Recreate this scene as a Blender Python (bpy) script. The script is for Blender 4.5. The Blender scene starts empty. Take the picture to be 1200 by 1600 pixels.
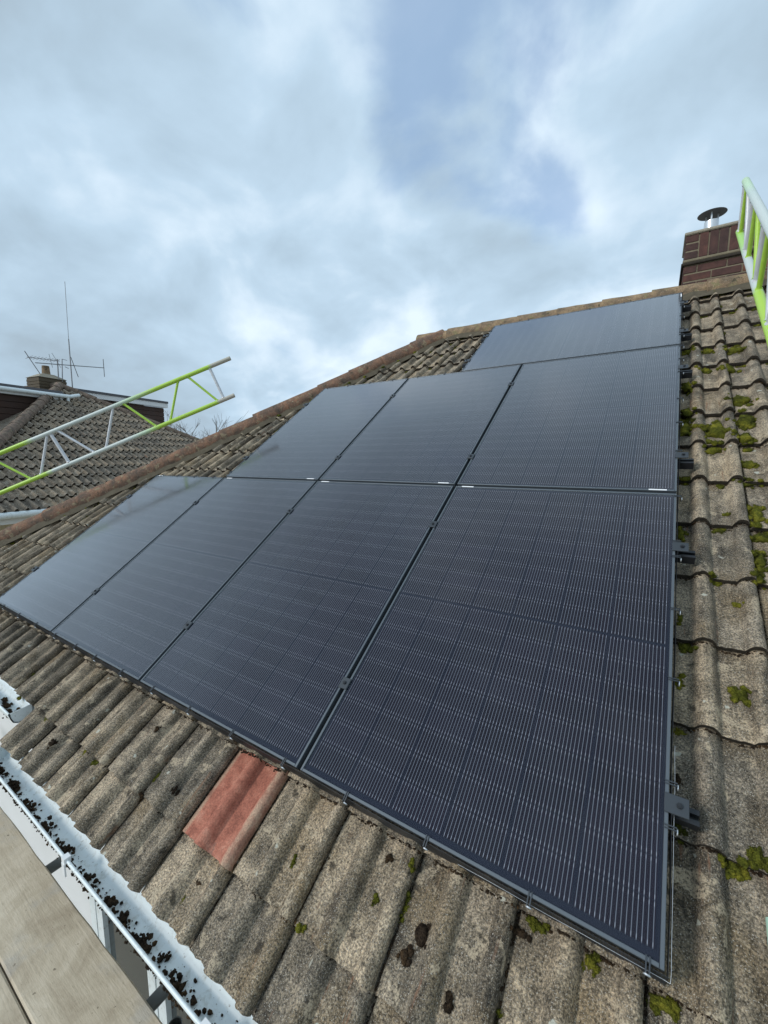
import bpy, bmesh, math, random
from mathutils import Vector, Matrix, noise
random.seed(7)
SC = bpy.context.scene
COL = SC.collection
PI = math.pi

# ------------------------------------------------------------------ camera
cd = bpy.data.cameras.new('camera'); cam = bpy.data.objects.new('camera', cd); COL.objects.link(cam)
cd.sensor_fit = 'VERTICAL'; cd.sensor_height = 36.0; cd.lens = 648.19 / 1600 * 36.0
cd.clip_start = 0.05; cd.clip_end = 3000
CR = [[0.83808643, 0.06698983, -0.54140881], [0.54553495, -0.10593269, 0.83136628], [-0.00165981, -0.99211422, -0.12532604]]
CAM = Vector((-0.093574, -1.017794, 4.15129))
cam.matrix_world = Matrix.Translation(CAM) @ Matrix([[r[0], -r[1], -r[2]] for r in CR]).to_4x4()
SC.camera = cam
# ------------------------------------------------------------------ exposure
vs = SC.view_settings
vs.view_transform = 'Standard'; vs.look = 'None'; vs.gamma = 1.0; vs.use_curve_mapping = False; vs.exposure = 0.48
SUN_AZ, SUN_EL = math.radians(-146), math.radians(29)

# ------------------------------------------------------------------ node helpers
def nd(t, typ, ins=None, **props):
    n = t.nodes.new(typ)
    for k, v in props.items(): setattr(n, k, v)
    for k, v in (ins or {}).items():
        s = n.inputs[k]
        if isinstance(v, bpy.types.NodeSocket): t.links.new(v, s)
        else: s.default_value = v
    return n
def mth(t, op, a, b=0.0, c=0.0, clamp=False):
    return nd(t, 'ShaderNodeMath', {0: a, 1: b, 2: c}, operation=op, use_clamp=clamp).outputs[0]
def vmth(t, op, a, b=(0, 0, 0)):
    n = nd(t, 'ShaderNodeVectorMath', {0: a, 1: b}, operation=op)
    return n.outputs['Value'] if op in ('DOT_PRODUCT', 'LENGTH') else n.outputs[0]
def mixc(t, fac, a, b, blend='MIX'):
    n = nd(t, 'ShaderNodeMix', data_type='RGBA', blend_type=blend)
    for i, v in ((0, fac), (6, a), (7, b)):
        if isinstance(v, bpy.types.NodeSocket): t.links.new(v, n.inputs[i])
        elif i == 0: n.inputs[0].default_value = v
        else: n.inputs[i].default_value = (*v, 1) if len(v) == 3 else v
    return n.outputs[2]
def noi(t, vec, scale, detail=4.0, rough=0.55, dist=0.0, col=False):
    n = nd(t, 'ShaderNodeTexNoise', {'Vector': vec, 'Scale': scale, 'Detail': detail, 'Roughness': rough, 'Distortion': dist})
    return n.outputs['Color'] if col else n.outputs[0]
def mapr(t, v, a, b, c=0.0, d=1.0, smooth=True):
    n = nd(t, 'ShaderNodeMapRange', {0: v, 1: a, 2: b, 3: c, 4: d}, interpolation_type='SMOOTHSTEP' if smooth else 'LINEAR')
    return n.outputs[0]
def ramp(t, v, stops):
    n = nd(t, 'ShaderNodeValToRGB', {0: v})
    while len(n.color_ramp.elements) < len(stops): n.color_ramp.elements.new(0.5)
    for e, (p, c) in zip(n.color_ramp.elements, stops): e.position = p; e.color = (*c, 1)
    return n.outputs[0]

# ------------------------------------------------------------------ sky
w = bpy.data.worlds.new('World'); SC.world = w; w.use_nodes = True
t = w.node_tree; t.nodes.clear()
sky = nd(t, 'ShaderNodeTexSky', sky_type='NISHITA', sun_disc=False, sun_elevation=SUN_EL, sun_rotation=SUN_AZ, air_density=1.0, dust_density=0.6, ozone_density=1.5)
dirv = vmth(t, 'NORMALIZE', nd(t, 'ShaderNodeTexCoord').outputs['Generated'])
sx = nd(t, 'ShaderNodeSeparateXYZ', {0: dirv})
den = mth(t, 'ADD', mth(t, 'MAXIMUM', sx.outputs[2], 0.0), 0.45)
cp = nd(t, 'ShaderNodeCombineXYZ', {0: mth(t, 'DIVIDE', sx.outputs[0], den), 1: mth(t, 'DIVIDE', sx.outputs[1], den), 2: 0.0}).outputs[0]
cpo = vmth(t, 'ADD', cp, (16.0, 30.3, 0.0))
c1 = noi(t, cpo, 1.7, 7.0, 0.5, 0.3)
c2 = noi(t, vmth(t, 'ADD', cp, (24.2, 24.8, 4.0)), 4.4, 6.0, 0.5, 0.25)
c3 = noi(t, vmth(t, 'ADD', cp, (34.2, 31.8, 1.0)), 0.7, 4.0, 0.5, 0.0)
shade = mth(t, 'ADD', mth(t, 'MULTIPLY', c1, 0.55), mth(t, 'MULTIPLY', c2, 0.45))
shade = mth(t, 'ADD', shade, mth(t, 'MULTIPLY', mth(t, 'SUBTRACT', c3, 0.5), 0.25))
cloud = ramp(t, shade, [(0.36, (2.9, 3.7, 4.4)), (0.46, (3.4, 4.45, 5.4)), (0.54, (4.0, 5.2, 6.3)), (0.66, (6.0, 7.0, 7.9))])
# a break in the cloud, upper right of the view
HOLEDIR = (-0.25, 0.735, 0.630)
hole = vmth(t, 'DOT_PRODUCT', dirv, HOLEDIR)
lobe = mapr(t, hole, 0.94, 0.995, 0.0, 0.10)
gap = mapr(t, mth(t, 'ADD', mth(t, 'ADD', mth(t, 'MULTIPLY', c1, 0.5), mth(t, 'MULTIPLY', noi(t, vmth(t, 'ADD', cp, (18.2, 23.8, 8.0)), 3.2, 6.0, 0.5, 0.3), 0.5)), lobe), 0.575, 0.68, 0.0, 0.75)
skyb = mixc(t, 0.35, sky.outputs[0], (4.2, 6.2, 9.0))
skyc = mixc(t, gap, cloud, skyb)
glow = mapr(t, vmth(t, 'DOT_PRODUCT', dirv, (math.sin(SUN_AZ) * math.cos(SUN_EL), math.cos(SUN_AZ) * math.cos(SUN_EL), math.sin(SUN_EL))), 0.45, 1.0, 1.0, 1.5)
skyc = mixc(t, 1.0, skyc, nd(t, 'ShaderNodeCombineColor', {0: glow, 1: glow, 2: glow}).outputs[0], 'MULTIPLY')
bg = nd(t, 'ShaderNodeBackground', {'Color': skyc, 'Strength': 0.1})
t.links.new(bg.outputs[0], nd(t, 'ShaderNodeOutputWorld').inputs[0])

# ------------------------------------------------------------------ sun behind cloud
sl = bpy.data.lights.new('sun', 'SUN'); sl.energy = 1.5; sl.angle = math.radians(14); sl.color = (1.0, 0.96, 0.9)
so = bpy.data.objects.new('sun', sl); COL.objects.link(so)
sd = Vector((math.sin(SUN_AZ) * math.cos(SUN_EL), math.cos(SUN_AZ) * math.cos(SUN_EL), math.sin(SUN_EL)))
so.rotation_euler = sd.to_track_quat('Z', 'Y').to_euler()

# ------------------------------------------------------------------ mesh helpers
PITCH = math.radians(35); CPI, SPI = math.cos(PITCH), math.sin(PITCH); Z0 = 3.0
RM = Matrix.Rotation(PITCH, 3, 'X')
def L(u, v, h): return Vector((u, v * CPI - h * SPI, v * SPI + h * CPI + Z0))
class MB:
    def __init__(s): s.v = []; s.f = []; s.sm = []
    def add(s, vs, fs, smooth=False):
        o = len(s.v); s.v += [tuple(x) for x in vs]; s.f += [tuple(i + o for i in f) for f in fs]; s.sm += [smooth] * len(fs); return s
    def box(s, x0, x1, y0, y1, z0, z1, M=None):
        vs = [Vector((x, y, z)) for z in (z0, z1) for y in (y0, y1) for x in (x0, x1)]
        if M is not None: vs = [M @ v for v in vs]
        return s.add(vs, [(0, 2, 3, 1), (4, 5, 7, 6), (0, 1, 5, 4), (2, 6, 7, 3), (0, 4, 6, 2), (1, 3, 7, 5)])
    def bbox(s, x0, x1, y0, y1, z0, z1, b, M=None):   # box with bevelled upright edges and top
        r = lambda e: [(x0 + e, y0 + e), (x1 - e, y0 + e), (x1 - e, y1 - e), (x0 + e, y1 - e)]
        vs = []; 
        for e, z in ((b, z0), (0, z0 + b), (0, z1 - b), (b, z1)):
            vs += [Vector((x, y, z)) for x, y in r(e)]
        if M is not None: vs = [M @ v for v in vs]
        fs = [(3, 2, 1, 0), (12, 13, 14, 15)]
        for k in range(3):
            for i in range(4): j = (i + 1) % 4; fs.append((k * 4 + i, k * 4 + j, k * 4 + 4 + j, k * 4 + 4 + i))
        return s.add(vs, fs)
    def tube(s, a, b, r, n=12, r2=None, cap=True, hollow=0.0):
        a, b = Vector(a), Vector(b); d = (b - a).normalized(); q = d.to_track_quat('Z', 'Y'); r2 = r if r2 is None else r2
        rings = [(a, r), (b, r2)]
        if hollow: rings = [(a, hollow), (a, r), (b, r2), (b, hollow), (a, hollow)]
        vs = []
        for c, rr in rings:
            vs += [c + q @ Vector((math.cos(2 * PI * i / n) * rr, math.sin(2 * PI * i / n) * rr, 0)) for i in range(n)]
        for k in range(len(rings) - 1):
            s.add(vs[k * n:(k + 2) * n], [(i, (i + 1) % n, n + (i + 1) % n, n + i) for i in range(n)], True)
        if cap and not hollow:
            s.add(vs[:n], [tuple(range(n - 1, -1, -1))]); s.add(vs[-n:], [tuple(range(n))])
        return s
    def blob(s, c, r, sub=1, jit=0.25, M=None):
        bm = bmesh.new(); bmesh.ops.create_icosphere(bm, subdivisions=sub, radius=1)
        vs = []
        for v in bm.verts:
            k = 1 + random.uniform(-jit, jit); p = Vector((v.co.x * r[0] * k, v.co.y * r[1] * k, v.co.z * r[2] * k))
            vs.append((M @ p if M is not None else p) + Vector(c))
        s.add(vs, [tuple(x.index for x in f.verts) for f in bm.faces], True); bm.free(); return s
    def mesh(s, name):
        m = bpy.data.meshes.new(name); m.from_pydata(s.v, [], s.f)
        m.polygons.foreach_set('use_smooth', s.sm); m.update(); return m
def link(name, data, mat=None, parent=None, loc=(0, 0, 0), rot=None):
    o = bpy.data.objects.new(name, data); COL.objects.link(o)
    if mat is not None and data is not None and not data.materials: data.materials.append(mat)
    o.location = loc
    if rot is not None: o.rotation_euler = rot
    if parent is not None: o.parent = parent
    return o
def obj(name, mb, mat, parent=None, loc=(0, 0, 0), rot=None): return link(name, mb.mesh(name), mat, parent, loc, rot)
def tag(o, label=None, cat=None, group=None, kind=None):
    for k, v in (('label', label), ('category', cat), ('group', group), ('kind', kind)):
        if v: o[k] = v
    return o
def thing(name, label, cat, loc=(0, 0, 0), rot=None, group=None): return tag(link(name, None, None, None, loc, rot), label, cat, group)

# ------------------------------------------------------------------ materials
def newmat(name):
    m = bpy.data.materials.new(name); m.use_nodes = True; t = m.node_tree; t.nodes.clear()
    p = nd(t, 'ShaderNodeBsdfPrincipled'); o = nd(t, 'ShaderNodeOutputMaterial'); t.links.new(p.outputs[0], o.inputs[0])
    return m, t, p
def setin(t, node, **kw):
    for k, v in kw.items():
        s = node.inputs[k.replace('_', ' ')]
        if isinstance(v, bpy.types.NodeSocket): t.links.new(v, s)
        else: s.default_value = v
def bump(t, p, h, strength, dist):
    n = nd(t, 'ShaderNodeBump', {'Height': h, 'Strength': strength, 'Distance': dist}); t.links.new(n.outputs[0], p.inputs['Normal'])
def objvec(t, spread=True):
    o = nd(t, 'ShaderNodeTexCoord').outputs['Object']
    if not spread: return o, None
    r = nd(t, 'ShaderNodeObjectInfo').outputs['Random']
    off = nd(t, 'ShaderNodeCombineXYZ', {0: mth(t, 'MULTIPLY', r, 37.0), 1: mth(t, 'MULTIPLY', r, 91.0), 2: mth(t, 'MULTIPLY', r, 13.0)}).outputs[0]
    return vmth(t, 'ADD', o, off), r
def simple(name, col, rough=0.5, metal=0.0, var=0.15, scale=8.0, bmp=0.0, bscale=60.0, spec=0.5):
    m, t, p = newmat(name); v, r = objvec(t)
    n = noi(t, v, scale, 6.0, 0.6)
    c = mixc(t, n, tuple(x * (1 - var) for x in col), tuple(min(1, x * (1 + var)) for x in col))
    setin(t, p, Base_Color=c, Roughness=mapr(t, n, 0.2, 0.8, rough * 0.85, min(1, rough * 1.15)), Metallic=metal)
    p.inputs['Specular IOR Level'].default_value = spec
    if bmp: bump(t, p, noi(t, v, bscale, 5.0, 0.6), bmp, 0.01)
    return m

def tile_mat(name, dark, mid, lite, lichen, warm, brown=0.0):
    m, t, p = newmat(name); v, r = objvec(t)
    big = noi(t, v, 7.0, 6.0, 0.62, 0.4)
    st = noi(t, vmth(t, 'MULTIPLY', v, (26.0, 3.0, 6.0)), 1.0, 5.0, 0.6, 0.3)
    s = mth(t, 'ADD', mth(t, 'MULTIPLY', big, 0.6), mth(t, 'MULTIPLY', st, 0.4))
    c = ramp(t, s, [(0.37, dark), (0.49, mid), (0.60, lite)])
    c = mixc(t, mapr(t, noi(t, v, 4.0, 3.0, 0.5), 0.5, 0.7, 0.0, 0.6), c, warm)
    # per-tile tone
    c = mixc(t, 1.0, c, nd(t, 'ShaderNodeCombineColor', {0: mapr(t, r, 0, 1, 0.72, 1.22, False), 1: mapr(t, r, 0, 1, 0.73, 1.16, False), 2: mapr(t, r, 0, 1, 0.75, 1.08, False)}).outputs[0], 'MULTIPLY')
    # sandy grain: dark pits and pale grains
    g = noi(t, v, 330.0, 2.0, 0.7); g2 = noi(t, vmth(t, 'ADD', v, (3, 5, 7)), 170.0, 3.0, 0.65)
    c = mixc(t, 1.0, c, ramp(t, g2, [(0.32, (0.25, 0.25, 0.25)), (0.5, (0.95, 0.95, 0.95)), (0.66, (2.0, 1.95, 1.85))]), 'MULTIPLY')
    c = mixc(t, mapr(t, g, 0.60, 0.67, 0, 0.85), c, (0.60, 0.56, 0.49))
    c = mixc(t, mapr(t, g, 0.36, 0.28, 0, 0.7), c, (0.03, 0.027, 0.023))
    # lichen discs and blotches
    lz = mth(t, 'MULTIPLY', mapr(t, noi(t, vmth(t, 'ADD', v, (9, 1, 4)), 11.0, 5.0, 0.6, 0.6), 0.575, 0.62), mapr(t, g2, 0.32, 0.6, 0.05, 0.85))
    c = mixc(t, lz, c, lichen)
    vo = nd(t, 'ShaderNodeTexVoronoi', {'Vector': vmth(t, 'ADD', v, vmth(t, 'SCALE', noi(t, v, 60.0, 2.0, 0.5, 0, True))), 'Scale': 16.0}, feature='F1')
    vsc = vmth(t, 'ADD', v, vmth(t, 'MULTIPLY', noi(t, v, 50.0, 2.0, 0.5, 0, True), (0.03, 0.03, 0.03)))
    t.links.new(vsc, vo.inputs['Vector'])
    spot = mth(t, 'MULTIPLY', mapr(t, vo.outputs['Distance'], 0.16, 0.10), mapr(t, nd(t, 'ShaderNodeSeparateColor', {0: vo.outputs['Color']}).outputs[0], 0.72, 0.74))
    c = mixc(t, mth(t, 'MULTIPLY', spot, 0.8), c, (0.52, 0.52, 0.44))
    dk = mapr(t, noi(t, vmth(t, 'ADD', v, (2, 8, 1)), 18.0, 4.0, 0.6), 0.62, 0.70, 0, 0.75)
    c = mixc(t, dk, c, (0.025, 0.022, 0.018))
    # old red pigment showing in streaks
    c = mixc(t, mapr(t, noi(t, vmth(t, 'MULTIPLY', vmth(t, 'ADD', v, (7, 3, 2)), (40.0, 4.0, 8.0)), 1.0, 4.0, 0.6, 0.4), 0.64, 0.72, 0, 0.5), c, (0.24, 0.115, 0.065))
    setin(t, p, Base_Color=c, Roughness=0.92); p.inputs['Specular IOR Level'].default_value = 0.25
    h = mth(t, 'ADD', mth(t, 'MULTIPLY', g2, 0.5), mth(t, 'ADD', mth(t, 'MULTIPLY', g, 0.35), mth(t, 'MULTIPLY', big, 1.2)))
    bump(t, p, h, 1.0, 0.009)
    return m
M_TILE = tile_mat('weathered_concrete', (0.070, 0.058, 0.044), (0.190, 0.160, 0.120), (0.36, 0.30, 0.225), (0.50, 0.41, 0.29), (0.21, 0.155, 0.09))
M_EDGE = simple('stain_and_shade_edge', (0.045, 0.038, 0.030), 0.95, var=0.5, scale=40, bmp=0.8, bscale=150, spec=0.15)  # dark stain tone that also holds the shade of the tile butts
M_NTILE = tile_mat('neighbour_concrete', (0.12, 0.10, 0.078), (0.20, 0.165, 0.128), (0.29, 0.245, 0.19), (0.42, 0.37, 0.30), (0.18, 0.14, 0.10))
def red_mat():
    m, t, p = newmat('red_clay'); v = nd(t, 'ShaderNodeTexCoord').outputs['Object']
    x = nd(t, 'ShaderNodeSeparateXYZ', {0: v}).outputs[0]
    n = noi(t, v, 14.0, 6.0, 0.65, 0.3); f = noi(t, v, 170.0, 3.0, 0.6)
    c = ramp(t, n, [(0.32, (0.22, 0.078, 0.052)), (0.46, (0.33, 0.118, 0.078)), (0.58, (0.41, 0.165, 0.11)), (0.74, (0.45, 0.24, 0.17))])
    e = mth(t, 'MAXIMUM', mapr(t, mth(t, 'ADD', x, mth(t, 'MULTIPLY', n, 0.02)), 0.268, 0.29), mapr(t, x, 0.026, 0.010))
    c = mixc(t, mth(t, 'MULTIPLY', e, mapr(t, n, 0.35, 0.6, 0.3, 0.9)), c, (0.42, 0.29, 0.20))
    c = mixc(t, mapr(t, noi(t, v, 9.0, 5.0, 0.6), 0.63, 0.70, 0, 0.5), c, (0.13, 0.10, 0.085))
    c = mixc(t, 1.0, c, ramp(t, f, [(0.3, (0.65, 0.65, 0.65)), (0.55, (1, 1, 1)), (0.75, (1.35, 1.3, 1.25))]), 'MULTIPLY')
    setin(t, p, Base_Color=c, Roughness=0.85); p.inputs['Specular IOR Level'].default_value = 0.3
    bump(t, p, mth(t, 'ADD', mth(t, 'MULTIPLY', f, 0.4), n), 0.6, 0.005); return m
M_RED = red_mat()
def ridge_mat(name, a, b, c3, lich):
    m, t, p = newmat(name); v, r = objvec(t)
    n = noi(t, v, 9.0, 6.0, 0.65, 0.4); f = noi(t, v, 110.0, 3.0, 0.65)
    c = ramp(t, n, [(0.33, a), (0.5, b), (0.66, c3)])
    c = mixc(t, mapr(t, noi(t, vmth(t, 'ADD', v, (4, 2, 9)), 16.0, 5.0, 0.6, 0.5), 0.56, 0.64, 0, 0.85), c, lich)
    c = mixc(t, mapr(t, noi(t, vmth(t, 'ADD', v, (1, 6, 3)), 22.0, 4.0, 0.6), 0.6, 0.68, 0, 0.8), c, (0.06, 0.055, 0.035))
    c = mixc(t, mapr(t, f, 0.64, 0.72, 0, 0.6), c, (0.5, 0.46, 0.4))
    c = mixc(t, 1.0, c, ramp(t, f, [(0.3, (0.6, 0.6, 0.6)), (0.55, (1, 1, 1)), (0.75, (1.3, 1.28, 1.25))]), 'MULTIPLY')
    setin(t, p, Base_Color=c, Roughness=0.93); p.inputs['Specular IOR Level'].default_value = 0.25
    bump(t, p, mth(t, 'ADD', mth(t, 'MULTIPLY', f, 0.5), mth(t, 'MULTIPLY', n, 1.4)), 0.9, 0.012); return m
M_HIP = ridge_mat('hip_clay', (0.10, 0.078, 0.062), (0.19, 0.115, 0.08), (0.29, 0.16, 0.10), (0.27, 0.22, 0.14))
M_RIDGE = ridge_mat('ridge_clay', (0.13, 0.10, 0.07), (0.25, 0.175, 0.11), (0.34, 0.24, 0.14), (0.22, 0.19, 0.10))
M_NHIP = ridge_mat('neighbour_hip', (0.10, 0.08, 0.065), (0.18, 0.13, 0.10), (0.25, 0.18, 0.14), (0.22, 0.2, 0.13))
M_BED = simple('mossy_bedding', (0.10, 0.085, 0.06), 0.95, var=0.5, scale=18, bmp=0.9, bscale=90, spec=0.2)
M_MORTAR = simple('mortar', (0.30, 0.27, 0.21), 0.95, var=0.35, scale=30, bmp=0.8, bscale=120, spec=0.2)
M_FELT = simple('roof_felt', (0.03, 0.028, 0.026), 0.95, spec=0.2)
def brick_mat():
    m, t, p = newmat('brick'); v, r = objvec(t)
    n = noi(t, v, 18.0, 6.0, 0.65)
    a = ramp(t, r, [(0.0, (0.048, 0.027, 0.024)), (0.45, (0.075, 0.034, 0.028)), (0.8, (0.105, 0.043, 0.032)), (1.0, (0.19, 0.075, 0.042))])
    c = mixc(t, 1.0, a, ramp(t, n, [(0.3, (0.6, 0.6, 0.62)), (0.55, (1, 1, 1)), (0.75, (1.4, 1.3, 1.2))]), 'MULTIPLY')
    c = mixc(t, mapr(t, noi(t, v, 7.0, 4.0, 0.6), 0.62, 0.72, 0, 0.6), c, (0.10, 0.09, 0.05))
    setin(t, p, Base_Color=c, Roughness=0.9); bump(t, p, noi(t, v, 90.0, 5.0, 0.6), 0.7, 0.006); return m
M_BRICK = brick_mat()
def moss_mat(name, a, b, c3):
    m, t, p = newmat(name); v = nd(t, 'ShaderNodeTexCoord').outputs['Object']
    c = ramp(t, noi(t, v, 16.0, 6.0, 0.7), [(0.33, a), (0.5, b), (0.66, c3)])
    c = mixc(t, 1.0, c, ramp(t, noi(t, v, 260.0, 2.0, 0.6), [(0.3, (0.45, 0.45, 0.45)), (0.5, (1, 1, 1)), (0.7, (1.5, 1.5, 1.4))]), 'MULTIPLY')
    setin(t, p, Base_Color=c, Roughness=1.0); p.inputs['Specular IOR Level'].default_value = 0.1
    bump(t, p, noi(t, v, 380.0, 2.0, 0.6), 1.0, 0.004); return m
M_MOSS = moss_mat('moss', (0.030, 0.033, 0.008), (0.088, 0.092, 0.013), (0.21, 0.19, 0.025))
M_DEBRIS = moss_mat('dead_moss_and_joint_shade', (0.018, 0.013, 0.010), (0.035, 0.024, 0.016), (0.075, 0.045, 0.022))
M_FRAME = simple('black_anodised', (0.028, 0.031, 0.036), 0.38, 0.85, 0.1)
M_FRAME.node_tree.nodes['Principled BSDF'].inputs['Metallic'].default_value = 0.6
def frame_mat():
    m, t, p = newmat('frame_black'); v, r = objvec(t)
    setin(t, p, Base_Color=(0.085, 0.10, 0.115, 1), Roughness=0.40, Metallic=0.3); p.inputs['Specular IOR Level'].default_value = 0.7
    return m
M_FRAME = frame_mat()
M_BLACK = simple('black_metal', (0.018, 0.02, 0.024), 0.45, 0.3)
M_CLAMP = simple('grey_clamp', (0.045, 0.052, 0.060), 0.45, 0.4)
M_GALV = simple('galvanised', (0.62, 0.64, 0.66), 0.35, 0.7)
M_STICK = simple('white_label', (0.75, 0.75, 0.76), 0.5, var=0.05)
def cell_mat():
    m, t, p = newmat('silicon_cell'); o = nd(t, 'ShaderNodeTexCoord').outputs['Object']
    r = nd(t, 'ShaderNodeObjectInfo').outputs['Random']
    s = nd(t, 'ShaderNodeSeparateXYZ', {0: o}); x, y = s.outputs[0], s.outputs[1]
    sp = 0.0112
    k = mth(t, 'ABSOLUTE', mth(t, 'SUBTRACT', mth(t, 'FLOORED_MODULO', x, sp), sp / 2))
    wire = mth(t, 'MULTIPLY', mth(t, 'LESS_THAN', k, 0.0009), mth(t, 'LESS_THAN', mth(t, 'ABSOLUTE', x), 0.0880))
    ay = mth(t, 'ABSOLUTE', y)
    dash = mth(t, 'MULTIPLY', mth(t, 'GREATER_THAN', ay, 0.034), mth(t, 'LESS_THAN', ay, 0.0425))
    c = mixc(t, r, (0.0085, 0.0068, 0.0125), (0.012, 0.0095, 0.018))
    c = mixc(t, mth(t, 'GREATER_THAN', mth(t, 'ABSOLUTE', x), 0.0880), c, (0.0115, 0.0135, 0.026))
    wc = mixc(t, dash, (0.135, 0.148, 0.18), (0.25, 0.265, 0.31))
    setin(t, p, Base_Color=mixc(t, wire, c, wc), Roughness=0.5); p.inputs['Specular IOR Level'].default_value = 0.0
    return m
M_CELL = cell_mat()
M_BACK = simple('backsheet', (0.013, 0.016, 0.029), 0.5, spec=0.0)
def glass_mat():
    m = bpy.data.materials.new('textured_solar_glass'); m.use_nodes = True; t = m.node_tree; t.nodes.clear()
    v = nd(t, 'ShaderNodeTexCoord').outputs['Object']
    fc = nd(t, 'ShaderNodeLayerWeight', {'Blend': 0.5}).outputs['Facing']
    fr = mth(t, 'ADD', 0.018, mth(t, 'MULTIPLY', mth(t, 'POWER', fc, 3.4), 1.3), clamp=True)
    sm = noi(t, v, 3.0, 5.0, 0.6, 0.5)
    gl = nd(t, 'ShaderNodeBsdfGlossy', {'Color': (1, 1, 1, 1), 'Roughness': mapr(t, sm, 0.3, 0.7, 0.085, 0.14)})
    tr = nd(t, 'ShaderNodeBsdfTransparent', {'Color': (0.93, 0.95, 0.97, 1)})
    df = nd(t, 'ShaderNodeBsdfDiffuse', {'Color': (0.42, 0.43, 0.45, 1)})
    dust = mth(t, 'ADD', mapr(t, noi(t, v, 5.0, 6.0, 0.65), 0.40, 0.80, 0.002, 0.016), mth(t, 'MULTIPLY', mapr(t, noi(t, vmth(t, 'ADD', v, (3, 3, 3)), 28.0, 2.0, 0.5), 0.73, 0.8), 0.10))
    m1 = nd(t, 'ShaderNodeMixShader', {0: dust, 1: tr.outputs[0], 2: df.outputs[0]})
    m2 = nd(t, 'ShaderNodeMixShader', {0: fr, 1: m1.outputs[0], 2: gl.outputs[0]})
    t.links.new(m2.outputs[0], nd(t, 'ShaderNodeOutputMaterial').inputs[0]); return m
M_GLASS = glass_mat()
def pvc_mat():
    m, t, p = newmat('white_pvc'); v = nd(t, 'ShaderNodeTexCoord').outputs['Object']
    c = mixc(t, mapr(t, noi(t, v, 26.0, 6.0, 0.7, 0.4), 0.5, 0.72, 0, 0.55), (0.70, 0.76, 0.77), (0.36, 0.36, 0.30))
    c = mixc(t, mapr(t, noi(t, v, 90.0, 3.0, 0.6), 0.64, 0.70, 0, 0.6), c, (0.14, 0.12, 0.09))
    setin(t, p, Base_Color=c, Roughness=0.4); return m
M_PVC = pvc_mat()
M_PVC2 = simple('white_fascia', (0.70, 0.71, 0.71), 0.45, var=0.06, scale=5)
M_RENDER = simple('cream_render', (0.52, 0.46, 0.33), 0.9, var=0.1, scale=4, bmp=0.4, bscale=150)
M_WPANE = simple('window_glass', (0.02, 0.025, 0.025), 0.06, var=0.1)
def wood_mat():
    m, t, p = newmat('scaffold_wood'); v, r = objvec(t)
    g = noi(t, vmth(t, 'MULTIPLY', v, (3.0, 60.0, 60.0)), 1.0, 6.0, 0.6, 0.6)
    n = noi(t, v, 6.0, 6.0, 0.65, 0.5); f = noi(t, vmth(t, 'MULTIPLY', v, (9.0, 40.0, 30.0)), 3.0, 4.0, 0.7)
    c = ramp(t, mth(t, 'ADD', mth(t, 'MULTIPLY', g, 0.25), mth(t, 'MULTIPLY', n, 0.75)), [(0.33, (0.33, 0.265, 0.185)), (0.5, (0.47, 0.395, 0.29)), (0.66, (0.58, 0.50, 0.385))])
    c = mixc(t, mapr(t, f, 0.6, 0.7, 0, 0.35), c, (0.2, 0.16, 0.11))
    c = mixc(t, mapr(t, noi(t, vmth(t, 'ADD', v, (5, 5, 2)), 3.5, 5.0, 0.6), 0.55, 0.68, 0, 0.4), c, (0.34, 0.34, 0.33))
    c = mixc(t, mapr(t, noi(t, v, 55.0, 2.0, 0.5), 0.72, 0.76, 0, 0.7), c, (0.10, 0.08, 0.05))
    setin(t, p, Base_Color=c, Roughness=0.85); bump(t, p, mth(t, 'ADD', g, f), 0.4, 0.004); return m
M_WOOD = wood_mat()
M_PIPE = simple('grey_tube', (0.13, 0.14, 0.14), 0.5, 0.3, 0.25, 12)
M_RUST = simple('rusty_iron', (0.16, 0.05, 0.025), 0.9, 0.0, 0.5, 25, 0.6)
LIME, BARE, MINT = (0.36, 0.56, 0.06), (0.50, 0.53, 0.50), (0.42, 0.56, 0.36)
def paint_mat(name, stops, length):
    # enamel worn through to bare alloy in bands along the tube
    m, t, p = newmat(name); v = nd(t, 'ShaderNodeTexCoord').outputs['Object']
    z = nd(t, 'ShaderNodeSeparateXYZ', {0: v}).outputs[2]
    n = noi(t, v, 22.0, 5.0, 0.65)
    s = mth(t, 'ADD', mth(t, 'DIVIDE', z, length), mth(t, 'MULTIPLY', mth(t, 'SUBTRACT', n, 0.5), 0.02))
    c = ramp(t, s, stops)
    c = mixc(t, mapr(t, noi(t, v, 45.0, 5.0, 0.7), 0.60, 0.68, 0, 0.6), c, (0.44, 0.45, 0.42))
    c = mixc(t, mapr(t, noi(t, v, 14.0, 5.0, 0.7), 0.64, 0.72, 0, 0.5), c, (0.16, 0.15, 0.10))
    setin(t, p, Base_Color=c, Roughness=0.45); bump(t, p, noi(t, v, 60.0, 4.0, 0.6), 0.25, 0.003); return m
M_LIME = simple('lime_paint', LIME, 0.42, var=0.22, scale=16, bmp=0.2)
M_ALLOY = simple('bare_alloy', (0.55, 0.56, 0.58), 0.45, 0.15, 0.2, 20, 0.2)
M_MINT = simple('mint_paint', (0.40, 0.58, 0.46), 0.45, var=0.2, scale=20, bmp=0.2)
M_CLAD = simple('dark_cladding', (0.055, 0.030, 0.022), 0.8, var=0.4, scale=6)
M_LEAD = simple('lead', (0.09, 0.09, 0.10), 0.6, 0.2)
M_BARK = simple('twig_bark', (0.11, 0.085, 0.06), 0.95, var=0.3)
M_ALU = simple('aerial_alloy', (0.22, 0.225, 0.235), 0.5, 0.3)
M_CONC = simple('drive_concrete', (0.34, 0.31, 0.25), 0.95, var=0.2, scale=1.5, bmp=0.5, bscale=60)
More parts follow.
